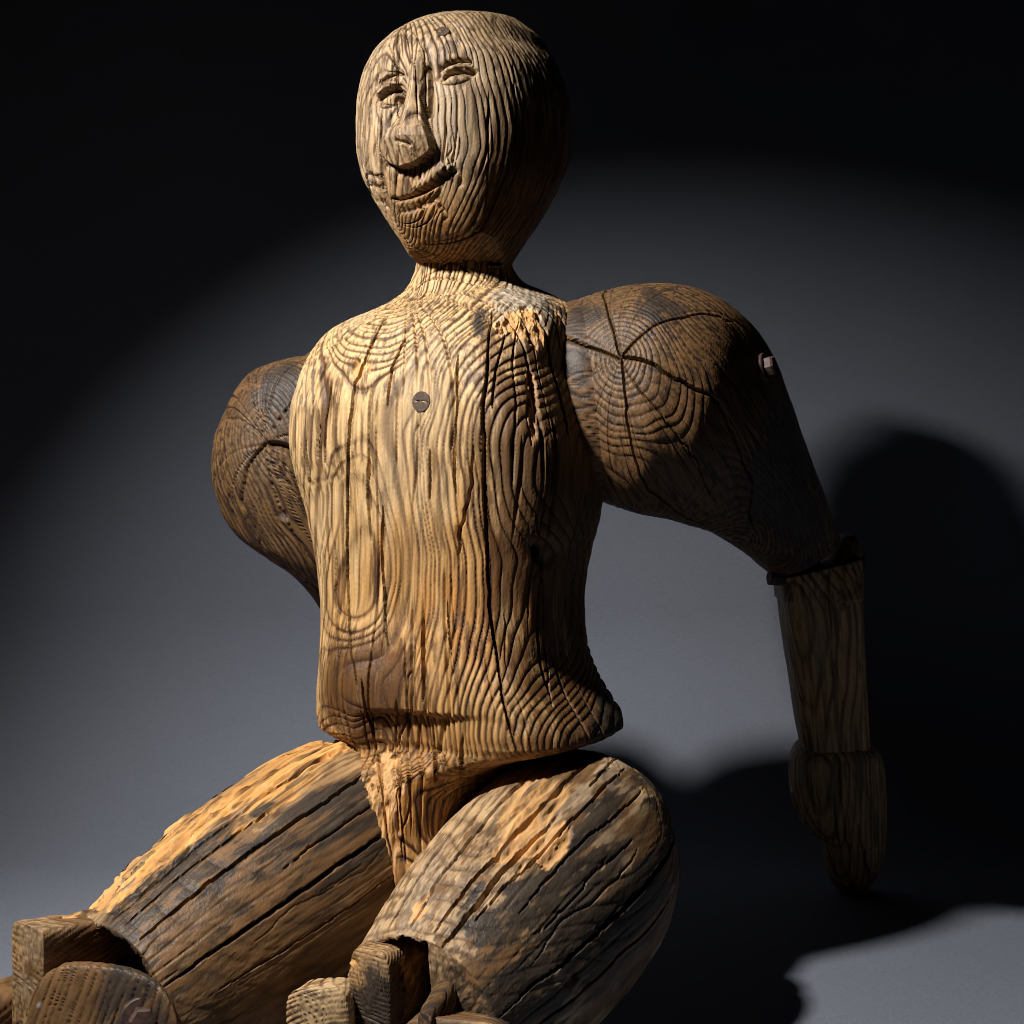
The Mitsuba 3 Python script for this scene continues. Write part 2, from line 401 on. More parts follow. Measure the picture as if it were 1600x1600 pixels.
# ------------------------------------------------------------------ head
HEAD = [
    ((-0.0687, 0.0450, 0.8655), (-0.0038, 0.0450, 0.8655), 0.01, 0.01, 2.2),
    ((-0.0742, 0.0510, 0.8634), (-0.0007, 0.0390, 0.8634), 0.03, 0.03, 2.2),
    ((-0.0744, 0.0570, 0.8603), (0.0049, 0.0330, 0.8603), 0.048, 0.048, 2.25),
    ((-0.0762, 0.0680, 0.8508), (0.0088, 0.0200, 0.8508), 0.074, 0.072, 2.3),
    ((-0.0820, 0.0730, 0.8420), (0.0093, 0.0130, 0.8420), 0.085, 0.08, 2.4),
    ((-0.0952, 0.0780, 0.8263), (0.0165, 0.0060, 0.8263), 0.094, 0.088, 2.55),
    ((-0.1035, 0.0800, 0.8056), (0.0226, 0.0000, 0.8056), 0.098, 0.094, 2.7),
    ((-0.1082, 0.0800, 0.7776), (0.0272, -0.0040, 0.7776), 0.1, 0.098, 2.75),
    ((-0.1076, 0.0780, 0.7491), (0.0263, -0.0060, 0.7491), 0.1, 0.098, 2.75),
    ((-0.1079, 0.0720, 0.7261), (0.0247, -0.0040, 0.7261), 0.098, 0.094, 2.6),
    ((-0.1031, 0.0630, 0.7033), (0.0197, 0.0030, 0.7033), 0.093, 0.088, 2.45),
    ((-0.0953, 0.0510, 0.6807), (0.0124, 0.0110, 0.6807), 0.085, 0.078, 2.35),
    ((-0.0888, 0.0410, 0.6615), (0.0044, 0.0190, 0.6615), 0.073, 0.066, 2.3),
    ((-0.0860, 0.0360, 0.6523), (0.0004, 0.0220, 0.6523), 0.065, 0.058, 2.3),
    ((-0.0831, 0.0330, 0.6428), (-0.0030, 0.0230, 0.6428), 0.056, 0.05, 2.3),
]
PH, phH, tH = loft(HEAD, 700, 640, cap1=0.004, caprows=6, ts=by_height(HEAD))
fH = outward(PH)

# ------------------------------------------------------------------ upper arms
ARM = [
    ((0.0546, 0.0350, 0.6137), (0.0776, 0.0350, 0.4391), 0.085, 0.085, 2.2),
    ((0.0843, 0.0330, 0.6236), (0.0927, 0.0330, 0.4331), 0.095, 0.09, 2.2),
    ((0.1150, 0.0300, 0.6290), (0.1066, 0.0300, 0.4288), 0.1, 0.095, 2.15),
    ((0.1476, 0.0370, 0.6283), (0.1240, 0.0370, 0.4248), 0.102, 0.097, 2.1),
    ((0.1767, 0.0450, 0.6197), (0.1417, 0.0450, 0.4209), 0.102, 0.097, 2.1),
    ((0.2040, 0.0680, 0.6044), (0.1610, 0.0680, 0.4146), 0.1, 0.095, 2.1),
    ((0.2302, 0.0900, 0.5792), (0.1796, 0.0900, 0.4077), 0.096, 0.09, 2.1),
    ((0.2539, 0.1300, 0.5387), (0.1991, 0.1300, 0.3962), 0.089, 0.083, 2.1),
    ((0.2773, 0.1700, 0.4900), (0.2192, 0.1700, 0.3830), 0.078, 0.072, 2.1),
    ((0.3050, 0.2130, 0.4324), (0.2412, 0.2130, 0.3667), 0.064, 0.058, 2.1),
    ((0.3296, 0.2550, 0.3868), (0.2628, 0.2550, 0.3512), 0.05, 0.046, 2.1),
]
PA, phA, tA = loft(ARM, 380, 480, cap0=0.060, cap1=0.012, caprows=24, ts=np.linspace(0, 1, len(ARM)), ease=16)
fA = outward(PA)
LARM = [
    ((-0.1903, 0.1150, 0.5676), (-0.1186, 0.1150, 0.5183), 0.055, 0.06, 2.1),
    ((-0.2129, 0.1170, 0.5640), (-0.1157, 0.1170, 0.5004), 0.064, 0.07, 2.1),
    ((-0.2356, 0.1190, 0.5563), (-0.1141, 0.1190, 0.4826), 0.07, 0.075, 2.1),
    ((-0.2537, 0.1210, 0.5385), (-0.1130, 0.1210, 0.4617), 0.074, 0.078, 2.1),
    ((-0.2670, 0.1230, 0.5147), (-0.1132, 0.1230, 0.4437), 0.076, 0.08, 2.1),
    ((-0.2768, 0.1250, 0.4879), (-0.1133, 0.1250, 0.4228), 0.076, 0.08, 2.1),
    ((-0.2790, 0.1270, 0.4593), (-0.1146, 0.1270, 0.4047), 0.074, 0.078, 2.1),
    ((-0.2726, 0.1310, 0.4293), (-0.1173, 0.1310, 0.3865), 0.07, 0.074, 2.1),
    ((-0.2572, 0.1350, 0.4027), (-0.1200, 0.1350, 0.3681), 0.065, 0.068, 2.1),
    ((-0.2311, 0.1400, 0.3819), (-0.1228, 0.1400, 0.3526), 0.058, 0.06, 2.1),
    ((-0.2078, 0.1450, 0.3652), (-0.1267, 0.1450, 0.3400), 0.05, 0.052, 2.1),
    ((-0.1892, 0.1500, 0.3442), (-0.1295, 0.1500, 0.3255), 0.044, 0.046, 2.1),
    ((-0.1746, 0.1550, 0.3200), (-0.1287, 0.1550, 0.3085), 0.038, 0.04, 2.1),
]
PL, phL, tL = loft(LARM, 220, 330, cap0=0.02, cap1=0.01, caprows=16, ts=np.linspace(0, 1, len(LARM)))
fL = outward(PL)


# ------------------------------------------------------------------ thighs
def barrel(hip, knee, prof, flat=1.0):
    hip, knee = np.array(hip), np.array(knee)
    t = unit(knee - hip)
    side = unit(np.cross([0, 0, 1.0], t))
    return [(tuple(hip + (knee - hip) * s - side * r), tuple(hip + (knee - hip) * s + side * r), r * flat, r * flat, 2.1) for s, r in prof], np.array([s for s, r in prof])


RT, rts = barrel((0.0787,-0.0200,0.1620), (-0.0652,-0.2300,0.0708), ((0,.064),(.06,.079),(.15,.090),(.3,.0955),(.45,.0955),(.6,.0925),(.75,.087),(.9,.078),(1,.071)))
PR, phR, tR = loft(RT, 390, 420, cap0=0.035, cap1=0.004, caprows=24, ts=rts, up=(0, -.2, 1))
fR = outward(PR)
LT, lts = barrel((-0.1152,0.0100,0.1657), (-0.2942,-0.2100,0.0735), ((0,.062),(.06,.078),(.15,.088),(.3,.093),(.45,.093),(.6,.090),(.75,.084),(.9,.076),(1,.070)))
PQ, phQ, tQ = loft(LT, 390, 420, cap0=0.03, cap1=0.004, caprows=24, ts=lts, up=(0, -.2, 1))
fQ = outward(PQ)

# ------------------------------------------------------------------ forearm and hand of the hanging arm
FORE = [((0.2657,0.2500,0.3503), (0.3472,0.2500,0.3709), .037,.037,4.5), ((0.2684,0.2550,0.3337), (0.3488,0.2550,0.3356), .037,.037,4.5), ((0.2851,0.3000,0.2528), (0.3617,0.3000,0.2528), .037,.037,4.2), ((0.3073,0.3500,0.1596), (0.3758,0.3500,0.1623), .036,.036,4.0)]
PF, phF, tF = loft(FORE, 200, 260, cap0=0.001, cap1=0.001, caprows=4)
fF = outward(PF)
HAND = [
    ((0.3105, 0.3650, 0.1621), (0.3775, 0.3650, 0.1621), 0.0286, 0.0286, 2.6),
    ((0.3050, 0.3650, 0.1600), (0.3830, 0.3650, 0.1600), 0.033, 0.033, 2.6),
    ((0.3002, 0.3650, 0.1539), (0.3905, 0.3650, 0.1539), 0.0374, 0.0374, 2.6),
    ((0.2961, 0.3650, 0.1429), (0.3953, 0.3650, 0.1429), 0.0396, 0.0396, 2.5),
    ((0.2956, 0.3660, 0.1229), (0.3982, 0.3660, 0.1229), 0.0396, 0.0396, 2.4),
    ((0.2999, 0.3670, 0.0987), (0.3998, 0.3670, 0.0987), 0.0385, 0.0374, 2.3),
    ((0.3089, 0.3680, 0.0765), (0.4000, 0.3680, 0.0765), 0.0363, 0.0363, 2.3),
    ((0.3192, 0.3680, 0.0642), (0.3994, 0.3680, 0.0642), 0.0352, 0.0352, 2.3),
    ((0.3303, 0.3690, 0.0557), (0.3989, 0.3690, 0.0557), 0.0341, 0.0341, 2.3),
    ((0.3340, 0.3700, 0.0397), (0.3977, 0.3700, 0.0397), 0.033, 0.033, 2.3),
    ((0.3374, 0.3700, 0.0226), (0.3916, 0.3700, 0.0226), 0.0297, 0.0297, 2.2),
    ((0.3429, 0.3700, 0.0102), (0.3847, 0.3700, 0.0102), 0.0242, 0.0242, 2.2),
    ((0.3525, 0.3700, 0.0027), (0.3751, 0.3700, 0.0027), 0.0143, 0.0143, 2.1),
    ((0.3600, 0.3700, -0.0001), (0.3682, 0.3700, -0.0001), 0.0055, 0.0055, 2),
]
PD, phD, tD = loft(HAND, 200, 300, ts=by_height(HAND))
fD = outward(PD)

rng = np.random.default_rng(11)


def groove(u, v, pts, width, depth, taper=0.15, p=2):
    """A rounded furrow along a polyline (negative depth is a ridge)."""
    q, out = np.asarray(pts, float), np.zeros(u.shape)
    m = near(u, v, q, 3 * width)
    d, f = polydist(u[m], v[m], q)
    out[m] = -depth * np.exp(-(d / width) ** p) * sst(0, taper, f) * sst(0, taper, 1 - f)
    return out


def near(u, v, q, pad):
    (a, b), (c, d) = q.min(0) - pad, q.max(0) + pad
    return (u > a) & (u < c) & (v > b) & (v < d)


def blob(u, v, cu, cv, ru, rv, h, rot=0.0, p=1.0):
    c, s = np.cos(rot), np.sin(rot)
    a, b = ((u - cu) * c + (v - cv) * s) / ru, (-(u - cu) * s + (v - cv) * c) / rv
    return h * np.exp(-(a * a + b * b) ** p)


def slit(u, v, pts, width, depth, seed=0):
    """A crack with sharp walls, wandering a little, tapering to its ends."""
    p, out = np.asarray(pts, float), np.zeros(u.shape)
    m = near(u, v, p, 3 * width)
    u, v = u[m], v[m]
    w = width * 0.9 * (noise(u * 110, v * 110, u * 0, 70 + seed) - 0.5) + width * 1.4 * (noise(u * 30, v * 30, u * 0, 71 + seed) - 0.5)
    d, f = polydist(u + w, v, p)
    k = np.minimum(1, 4.5 * np.minimum(f, 1 - f)) ** 0.5
    out[m] = depth * k * np.clip(1.25 - d / (0.5 * width * (0.25 + 0.75 * k)), 0, 1) ** 0.7
    return out


def radial(n, half, mids, wd, dp, lo=-np.pi, hi=np.pi):
    """Random checks that run with the grain."""
    return [(rng.uniform(lo, hi), rng.uniform(*half), rng.uniform(*mids), rng.uniform(*wd), rng.uniform(*dp)) for _ in range(n)]


def knot_relief(centres):
    def fn(P, N):
        d = 0
        for c, r in centres:
            q = np.linalg.norm(P - np.asarray(c), axis=-1)
            d = d - 0.0016 * np.exp(-((q - r) / (0.22 * r)) ** 2) + 0.0006 * np.exp(-(q / (0.7 * r)) ** 4)
        return d
    return fn


def calm_at(centres):
    """Smooth wood round pegs and knots."""
    def fn(P):
        m = 0.0
        for c, r in centres:
            q = np.linalg.norm((P - np.asarray(c)) * [1, .5, 1], axis=-1)
            m = np.maximum(m, .85 * np.exp(-(q / (1.9 * r)) ** 4))
        return m
    return fn


# ------------------------------------------------------------------ torso: chest edge, belly, hip; cracks
def carve_torso(P, N):
    x, z = P[..., 0], P[..., 2]
    f = sst(-.05, .45, -N[..., 1])
    h = 0.0
    # the neck slope lies behind the front of the chest
    d, t = polydist(x, z, [(-0.1124,0.5996), (-0.0857,0.6066), (-0.0535,0.6124), (-0.0214,0.6189), (0.0027,0.6242), (0.0268,0.6226)])
    above = z > np.interp(x, *zip(*[(-0.1713,0.5621), (-0.1124,0.5996), (-0.0857,0.6066), (-0.0535,0.6124), (-0.0214,0.6189), (0.0027,0.6242), (0.0268,0.6226), (0.0696,0.6103)]))
    h = h - np.where(above, 0.0045, 0.0) * (1 - np.exp(-(d / 0.0035) ** 2)) * sst(0.0, .04, z - .50)
    # flat chest, hollow under it, belly
    h = h + blob(x, z, *[(-0.1257,0.5195)][0], .045, .05, .006) + blob(x, z, *[(-0.0157,0.5195)][0], .05, .05, .005)
    h = h + blob(x, z, *[(-0.1571,0.4515)][0], .03, .014, -.004, 0.5) + blob(x, z, *[(-0.0838,0.3101)][0], .075, .055, .007)
    h = h + blob(x, z, *[(-0.1335,0.2970)][0], .026, .030, .008)
    # the belly ends in a step above the loins
    zb = np.interp(x, *zip(*[(-0.1655,0.2560), (-0.1448,0.2637), (-0.1241,0.2725), (-0.0982,0.2756), (-0.0569,0.2751), (-0.0207,0.2756), (0.0155,0.2704), (0.0517,0.2560), (0.0931,0.2456)]))
    below = zb - z
    k = sst(*[a[0] for a in [(-0.1318,0.8506), (-0.1034,0.8506)]], x) * (1 - 0.92 * sst(*[a[0] for a in [(-0.0724,0.8506), (-0.0155,0.8506)]], x))
    h = h - 0.010 * k * sst(-.003, .004, below) * (1 - sst(.010, .085, below))
    h = h + groove(x, z, [(-0.1739,0.4525), (-0.1623,0.4588), (-0.1466,0.4630)], .0025, .0006)
    F = unit([-.25, -.95, 0])
    return P + F * (h * f)[..., None]


TORSO_CRACKS = [
    ([(-0.0147,0.6002), (-0.0189,0.5719), (-0.0225,0.5195), (-0.0225,0.4567), (-0.0194,0.3939), (-0.0157,0.3520), (-0.0105,0.3101), (-0.0031,0.2734), (0.0016,0.2546)], .0022, 0.0182), ([(-0.1068,0.5991), (-0.1194,0.5693), (-0.1299,0.5405), (-0.1346,0.5091), (-0.1367,0.4567), (-0.1372,0.4043), (-0.1356,0.3572), (-0.1330,0.3205), (-0.1257,0.2917)], .0016, 0.0140),
    ([(-0.0655,0.4881), (-0.0670,0.4672), (-0.0660,0.4462)], .0015, 0.0056), ([(-0.0429,0.5635), (-0.0445,0.5195), (-0.0461,0.4881), (-0.0456,0.4504)], .0015, 0.0112), ([(-0.1047,0.4410), (-0.1063,0.4043), (-0.1047,0.3624), (-0.1005,0.3258)], .0016, 0.0126),
    ([(-0.0859,0.5824), (-0.0984,0.5536), (-0.1021,0.5195)], .0015, 0.0070), ([(-0.1613,0.5195), (-0.1634,0.4776)], .0015, 0.0070), ([(-0.1508,0.5457), (-0.1545,0.5091), (-0.1555,0.4724)], .0015, 0.0084), ([(-0.1178,0.4933), (-0.1194,0.4462), (-0.1163,0.4096)], .0015, 0.0070),
    ([(-0.0052,0.5824), (-0.0131,0.5509), (-0.0147,0.5195)], .0015, 0.0084), ([(0.0063,0.5928), (0.0000,0.5614), (0.0031,0.5195), (0.0000,0.4567)], .0015, 0.0070), ([(-0.0712,0.3520), (-0.0723,0.3101), (-0.0712,0.2839)], .0015, 0.0084), ([(-0.0524,0.3677), (-0.0492,0.3258)], .0015, 0.0056),
    ([(0.0189,0.4357), (0.0241,0.3834), (0.0262,0.3258), (0.0325,0.2786)], .0015, 0.0084), ([(-0.1477,0.4096), (-0.1466,0.3520), (-0.1435,0.3101)], .0015, 0.0084), ([(-0.0932,0.2525), (-0.0890,0.2106), (-0.0838,0.1582)], .0015, 0.0056), ([(-0.1121,0.2446), (-0.1047,0.2106), (-0.0953,0.1582)], .0015, 0.0070),
    ([(-0.1225,0.2996), (-0.1178,0.2682), (-0.1110,0.2420)], .0015, 0.0084), ([(-0.1728,0.5195), (-0.1749,0.4881), (-0.1707,0.4515)], .0015, 0.0056), ([(-0.0628,0.2629), (-0.0607,0.2158)], .0015, 0.0042), ([(-0.0393,0.2629), (-0.0408,0.2158)], .0015, 0.0042)]


def cut_torso(P, N):
    x, z = P[..., 0], P[..., 2]
    f = sst(.0, .25, -N[..., 1])
    d = 0
    for k, (pts, w, dp) in enumerate(TORSO_CRACKS):
        d = np.maximum(d, slit(x, z, pts, w, dp, k))
    d = d * f
    hole = np.linalg.norm((P - np.array((0.0199,-0.0700,0.4052))) / np.array([.0075, .03, .0125]), axis=-1)
    return np.maximum(d, 0.014 * (1 - sst(.6, 1.0, hole)))


KT = [((-0.0723,-0.0720,0.5263), .0100), ((0.0199,-0.0700,0.4052), .014)]
rT = Rings((-0.100, -0.010, 0.06), (0.02, 0.02, 1.0), .0042, warp=.0034, seed=1, wig=.0010, wob=.8,
           knots=[((-0.0708,-0.1000,0.5264), .022, -.006), ((-0.1318,-0.0900,0.2999), .040, .005), ((0.0198,-0.0800,0.4061), .03, -.007), ((-0.1328,-0.0800,0.5560), .035, .009), ((0.0154,-0.1000,0.5813), .05, -.016), ((0.0532,-0.0500,0.2695), .05, .01)])
chT = radial(26, (.02, .09), (-.06, .50), (.0008, .0012), (.002, .005), -np.pi, 0.6)
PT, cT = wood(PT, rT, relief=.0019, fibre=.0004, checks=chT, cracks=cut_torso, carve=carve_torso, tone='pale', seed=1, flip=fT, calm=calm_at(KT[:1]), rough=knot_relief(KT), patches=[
    ('brown', spot((-0.1241,-0.0900,0.2922), .045, .9, seed=3)), ('brown', spot((0.0566,-0.0300,0.2605), .05, .8, seed=4)), ('brown', spot((0.0365,-0.0800,0.4571), .06, .9, ax=(0, 0, 1), squash=.35, seed=5)),
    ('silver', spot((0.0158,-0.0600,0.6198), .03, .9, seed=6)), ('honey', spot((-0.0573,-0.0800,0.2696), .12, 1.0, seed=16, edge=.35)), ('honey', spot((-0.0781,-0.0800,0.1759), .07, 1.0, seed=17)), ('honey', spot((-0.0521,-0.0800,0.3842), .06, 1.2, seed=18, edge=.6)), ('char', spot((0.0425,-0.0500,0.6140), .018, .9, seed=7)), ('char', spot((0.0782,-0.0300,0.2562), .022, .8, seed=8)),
    ('rot', spot((-0.1321,-0.0700,0.5583), .014, .8, seed=9, edge=.55)), ('rot', spot((0.0136,-0.0700,0.5903), .017, .8, seed=10, edge=.55)), ('rot', spot((0.0145,-0.0900,0.5197), .005, .7, ax=(0, 0, 1), squash=.16, seed=11, edge=.5)),
    ('rot', spot((-0.1160,-0.1000,0.4812), .005, .5, ax=(0, 0, 1), squash=.2, seed=12)), ('rot', spot((-0.1034,-0.0900,0.1836), .016, .6, ax=(0, 0, 1), squash=.3, seed=13)), ('knot', spot((0.0199,-0.0700,0.4052), .011, .3, seed=14, edge=.1)),
    ('char', spot((-0.0250,-0.0800,0.6029), .010, .8, ax=(0, 0, 1), squash=.4, seed=15))])
put(F_ + '__torso', PT, cT, fT)


# ------------------------------------------------------------------ head: nose, eyes, mouth, chin
def carve_head(P, N):
    u, v = (P[..., 0] + .0821) / .00053, (.7446 - P[..., 2]) / .00053      # about half millimetres from the tip of the nose, v downwards
    F = unit([-.40, -.92, .02])
    f = sst(-.05, .30, N @ F)
    h = blob(u, v, -36, -66, 30, 20, -7, -.3) + blob(u, v, 66, -100, 36, 22, -6, -.3)
    h = h + blob(u, v, -15, -55, 13, 45, -6)
    # nose: bridge, wings, a broad flat cut below
    c = 10 - (v + 120) * .09
    hl = np.interp(v, [-120, -60, -25, 5, 22, 45], [10, 14, 24, 42, 45, 36])
    hr = np.interp(v, [-120, -60, -25, 5, 22, 45], [8, 11, 21, 36, 40, 34])
    s = np.where(u < c, (c - u) / hl, (u - c) / hr)
    h0 = np.interp(v, [-150, -110, -65, -25, -10, 2, 42, 48], [0, 12, 22, 33, 40, 41, 22, 20])
    vb = np.interp(u, [-52, -45, -27, -13, 10, 33, 42], [10, 25, 41, 46, 41, 26, 12])
    wide = np.where(u < c, np.interp(v, [-90, -40, -10], [1.6, 1.5, 1.03]), np.interp(v, [-90, -40, -10], [1.3, 1.25, 1.03]))
    flat = np.where(v < -14, 1 - .5 * s ** 1.15, 1 - .40 * s)
    nose = h0 * np.clip(flat, 0, 1) * (1 - sst(.93, wide + .02, s)) * (1 - sst(0, 3, v - vb))
    h = h + nose
    h = h - 3 * sst(0, 3, v - vb) * (1 - sst(3, 22, v - vb)) * (np.abs(u + 5) < 38)
    # chip in the flat of the nose
    h = h + groove(u, v, [(-14,7), (-5,12), (7,14), (11,19)], 2.6, 5)
    h = h + groove(u, v, [(23,-119), (27,-90), (28,-60), (26,-25)], 4.6, 14)
    # eyes: lid rolls over a slit, an almond below
    for lid, sl, brow, eye, er in (([(42,-91), (53,-103), (69,-109), (87,-109), (103,-103)], [(42,-85), (56,-96), (75,-101), (94,-99)], [(39,-101), (52,-114), (71,-120), (95,-118)], (68, -93), (27, 12)),
                                   ([(-61,-72), (-48,-83), (-33,-89), (-19,-87)], [(-59,-65), (-45,-75), (-32,-80), (-21,-77)], [(-55,-91), (-40,-102), (-25,-106), (-13,-101)], (-37, -64), (20, 12))):
        h = h + groove(u, v, brow, 3.6, 12, p=1.5) + groove(u, v, lid, 3.8, -8, p=3) + groove(u, v, sl, 3.2, 19, p=1.5)
        e = ((u - eye[0]) / er[0]) ** 2 + (((v - eye[1]) + .22 * (u - eye[0])) / er[1]) ** 2
        h = h + 8 * np.clip(1 - e, 0, 1) ** .7 - 3 * np.exp(-((np.sqrt(e) - 1.12) / .16) ** 2) * (v < eye[1] - .22 * (u - eye[0]))
    h = h + blob(u, v, 91, -101, 5, 6, -13) + blob(u, v, -24, -62, 6, 6.5, -15)
    # mouth: upper lip rolls over a long dark slit that rises to the right
    h = h + groove(u, v, [(-37,88), (-25,94), (-5,91), (19,83), (43,70), (61,58), (69,51)], 3.0, 15, .06)
    h = h + groove(u, v, [(-5,81), (17,72), (39,59), (61,48)], 7.5, -6) + blob(u, v, 53, 50, 17, 9, 7, -.4)
    h = h + groove(u, v, [(-31,102), (-5,101), (19,92), (45,78)], 5, -4) + groove(u, v, [(-27,114), (0,111), (27,101), (45,91)], 4, 4)
    h = h + groove(u, v, [(55,35), (67,45), (73,61), (77,81)], 4.0, 3.5) + blob(u, v, 30, 135, 42, 24, 7)
    h = h + groove(u, v, [(-79,47), (-65,53), (-47,59)], 3, 4) + groove(u, v, [(-73,63), (-55,73), (-41,77)], 3, 4) + groove(u, v, [(-65,87), (-49,95), (-37,107)], 3, 3)
    h = h + groove(u, v, [(39,103), (49,115), (53,130)], 3, 5)
    # underside of the chin, cut back to the neck
    rim = np.interp(u, *zip(*[(-45,177), (-13,169), (10,159), (55,149), (95,141), (145,157), (185,180)]))
    h = h - np.clip(v - rim, 0, 44) * 1.05
    return P + F * (h * f * .00053)[..., None]


def calm_head(P):
    u, v = (P[..., 0] + .0821) / .00053, (.7446 - P[..., 2]) / .00053
    m = np.exp(-(((u + 3) / 40) ** 2 + ((v - 10) / 40) ** 2) ** 3)
    for a, b, c, d in ((68, -95, 36, 24), (-37, -68, 30, 22), (14, 88, 54, 26)):
        m = np.maximum(m, .8 * np.exp(-(((u - a) / c) ** 2 + ((v - b) / d) ** 2) ** 3))
    return .75 * m * (P[..., 1] < .02)


HEAD_CRACKS = [([(-57,-131), (-59,-107), (-61,-87)], 2.8, 9), ([(-32,-141), (-33,-111)], 2.6, 8), ([(-51,-43), (-50,-25), (-53,0), (-53,45), (-47,85)], 2.6, 8), ([(-69,-65), (-68,-20)], 2, 6),
               ([(-79,-10), (-78,35), (-71,85), (-55,115)], 2.6, 8), ([(-62,-25), (-64,20), (-57,55)], 2, 6), ([(-19,-17), (-19,43)], 1.8, 6), ([(-45,-10), (-42,25)], 1.6, 4), ([(0,20), (1,43)], 1.4, 4), ([(-73,10), (-67,47), (-55,85), (-43,115)], 2, 6),
               ([(55,-175), (45,-195)], 2, 5), ([(115,-35), (119,45), (113,115)], 2, 6), ([(155,-125), (161,-35), (155,45)], 2, 6), ([(-41,-155), (-33,-135)], 2, 5)]


def cut_head(P, N):
    u, v = (P[..., 0] + .0821) / .00053, (.7446 - P[..., 2]) / .00053
    d = np.zeros(u.shape)
    for k, (pts, w, dp) in enumerate(HEAD_CRACKS):
        m = near(u, v, np.asarray(pts, float), 3 * w)
        wv = w * 1.6 * (noise(u[m] * .06, v[m] * .06, u[m] * 0, 80 + k) - .5)
        q, fr = polydist(u[m] + wv, v[m], pts)
        e = np.minimum(1, 4 * np.minimum(fr, 1 - fr)) ** .5
        d[m] = np.maximum(d[m], dp * e * np.clip(1.25 - q / (.5 * w * (.3 + .7 * e)), 0, 1) ** .7)
    return d * .00053 * sst(-.1, .2, -N[..., 1])


rH = Rings((-0.098, -0.020, 0.76), (0.02, 0.06, 1.0), .0046, warp=.0035, seed=2, wob=.6, bow=(.752, 4.5), wig=.0022, knots=[((-0.0558,-0.0500,0.8299), .02, -.005), ((0.0385,0.0000,0.7610), .05, .01)])
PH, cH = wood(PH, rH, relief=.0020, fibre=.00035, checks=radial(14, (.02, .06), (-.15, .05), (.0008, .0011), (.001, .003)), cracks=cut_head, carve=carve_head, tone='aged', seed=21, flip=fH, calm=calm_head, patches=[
    ('honey', spot((-0.0744,-0.0500,0.6736), .05, .9, seed=25)), ('honey', spot((-0.0585,-0.0500,0.6550), .04, .7, seed=26)), ('brown', spot((0.0217,-0.0200,0.7037), .06, .9, seed=27))])
put(F_ + '__head', PH, cH, fH)

# ------------------------------------------------------------------ upper arms
rA = Rings((0.0887,-0.0600,0.5638), (0.45, 0.62, -0.62), .0042, warp=.009, seed=3, wob=.8, knots=[((0.0806,-0.1000,0.5059), .02, -.006), ((0.1484,-0.0800,0.5935), .035, .012), ((0.1980,0.0000,0.4530), .05, -.008)])
ta, pa = tA[:, None], phA[None]
chA = [(a, h, c, w * .55, d) for a, h, c, w, d in ((.3, .2, .05, .0018, .006), (2.2, .06, .0, .0022, .007), (3.0, .05, .01, .0014, .005), (-2.2, .07, .0, .0014, .005), (-1.2, .2, .06, .0024, .010), (-.4, .09, .08, .0014, .004))]
chA += radial(6, (.02, .10), (.0, .30), (.0009, .0013), (.001, .0035))
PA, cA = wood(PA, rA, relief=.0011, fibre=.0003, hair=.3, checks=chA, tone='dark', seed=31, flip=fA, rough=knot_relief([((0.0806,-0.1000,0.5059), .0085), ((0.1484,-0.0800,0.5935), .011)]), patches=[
    ('char', spot((0.0455,-0.0400,0.5621), .018, 1.2, seed=32, edge=.7)), ('char', spot((0.0566,-0.0300,0.6001), .014, 1.2, seed=33, edge=.7)), ('char', spot((0.1285,-0.0400,0.6050), .018, 1.2, seed=34, edge=.7)), ('brown', spot((0.1231,-0.0400,0.4872), .06, 1.2, seed=134, edge=.6)), ('char', spot((0.2682,0.0400,0.4340), .05, .8, ax=(.3, .3, -.7), squash=.35, seed=35)),
    ('rot', spot((0.0713,-0.0600,0.6092), .012, .8, ax=(1, 0, .3), squash=.4, seed=36)), ('knot', spot((0.0806,-0.1000,0.5059), .008, .3, seed=37, edge=.12)), ('brown', spot((0.1925,0.0000,0.5410), .05, .9, seed=38))])
put(F_ + '__upper_arm', PA, cA, fA)
rL = Rings((-0.2338,0.0400,0.5187), (0.42, 0.30, -0.80), .0040, warp=.006, seed=4, wob=.8, knots=[((-0.2046,0.0500,0.4220), .02, -.005)])
chL = [(a, .25, .05, w * .6, d) for a, w, d in ((-1.35, .0024, .008), (.6, .0012, .003), (1.5, .0018, .005), (2.4, .0012, .003), (-2.6, .0010, .003), (-.4, .001, .003))] + radial(20, (.02, .10), (.0, .25), (.0010, .0014), (.001, .003))
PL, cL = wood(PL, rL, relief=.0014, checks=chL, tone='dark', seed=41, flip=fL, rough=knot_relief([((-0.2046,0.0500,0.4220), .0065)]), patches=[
    ('char', spot((-0.2020,0.0300,0.5356), .03, .9, seed=42)), ('char', spot((-0.1851,0.0300,0.5188), .014, .8, seed=43)), ('knot', spot((-0.2046,0.0500,0.4220), .006, .3, seed=44, edge=.1))])
put(F_ + '__upper_arm_001', PL, cL, fL)


# ------------------------------------------------------------------ thighs
def cut_lines(t, phi, radius, lines, seed):
    def fn(P, N):
        d = np.zeros(P.shape[:2])
        for k, (t0, t1, f0, f1, w, dp) in enumerate(lines):
            s = np.clip((t - t0) / (t1 - t0), 0, 1)
            ctr = np.radians(f0 + (f1 - f0) * s) + 0 * phi
            ctr = ctr + .05 * (noise(t * 9 + k * 3.1, t * 0, t * 0, seed) - .5) + .022 * (noise(t * 45 + k, t * 0, t * 0, seed + 1) - .5)
            q = np.abs(np.mod(phi - ctr + np.pi, 2 * np.pi) - np.pi) * radius
            e = np.minimum(1, 5 * np.minimum(s, 1 - s)) ** .5
            d = np.maximum(d, dp * e * np.clip(1.25 - q / (.5 * w * (.3 + .7 * e) + 1e-9), 0, 1) ** .7)
        return d
    return fn


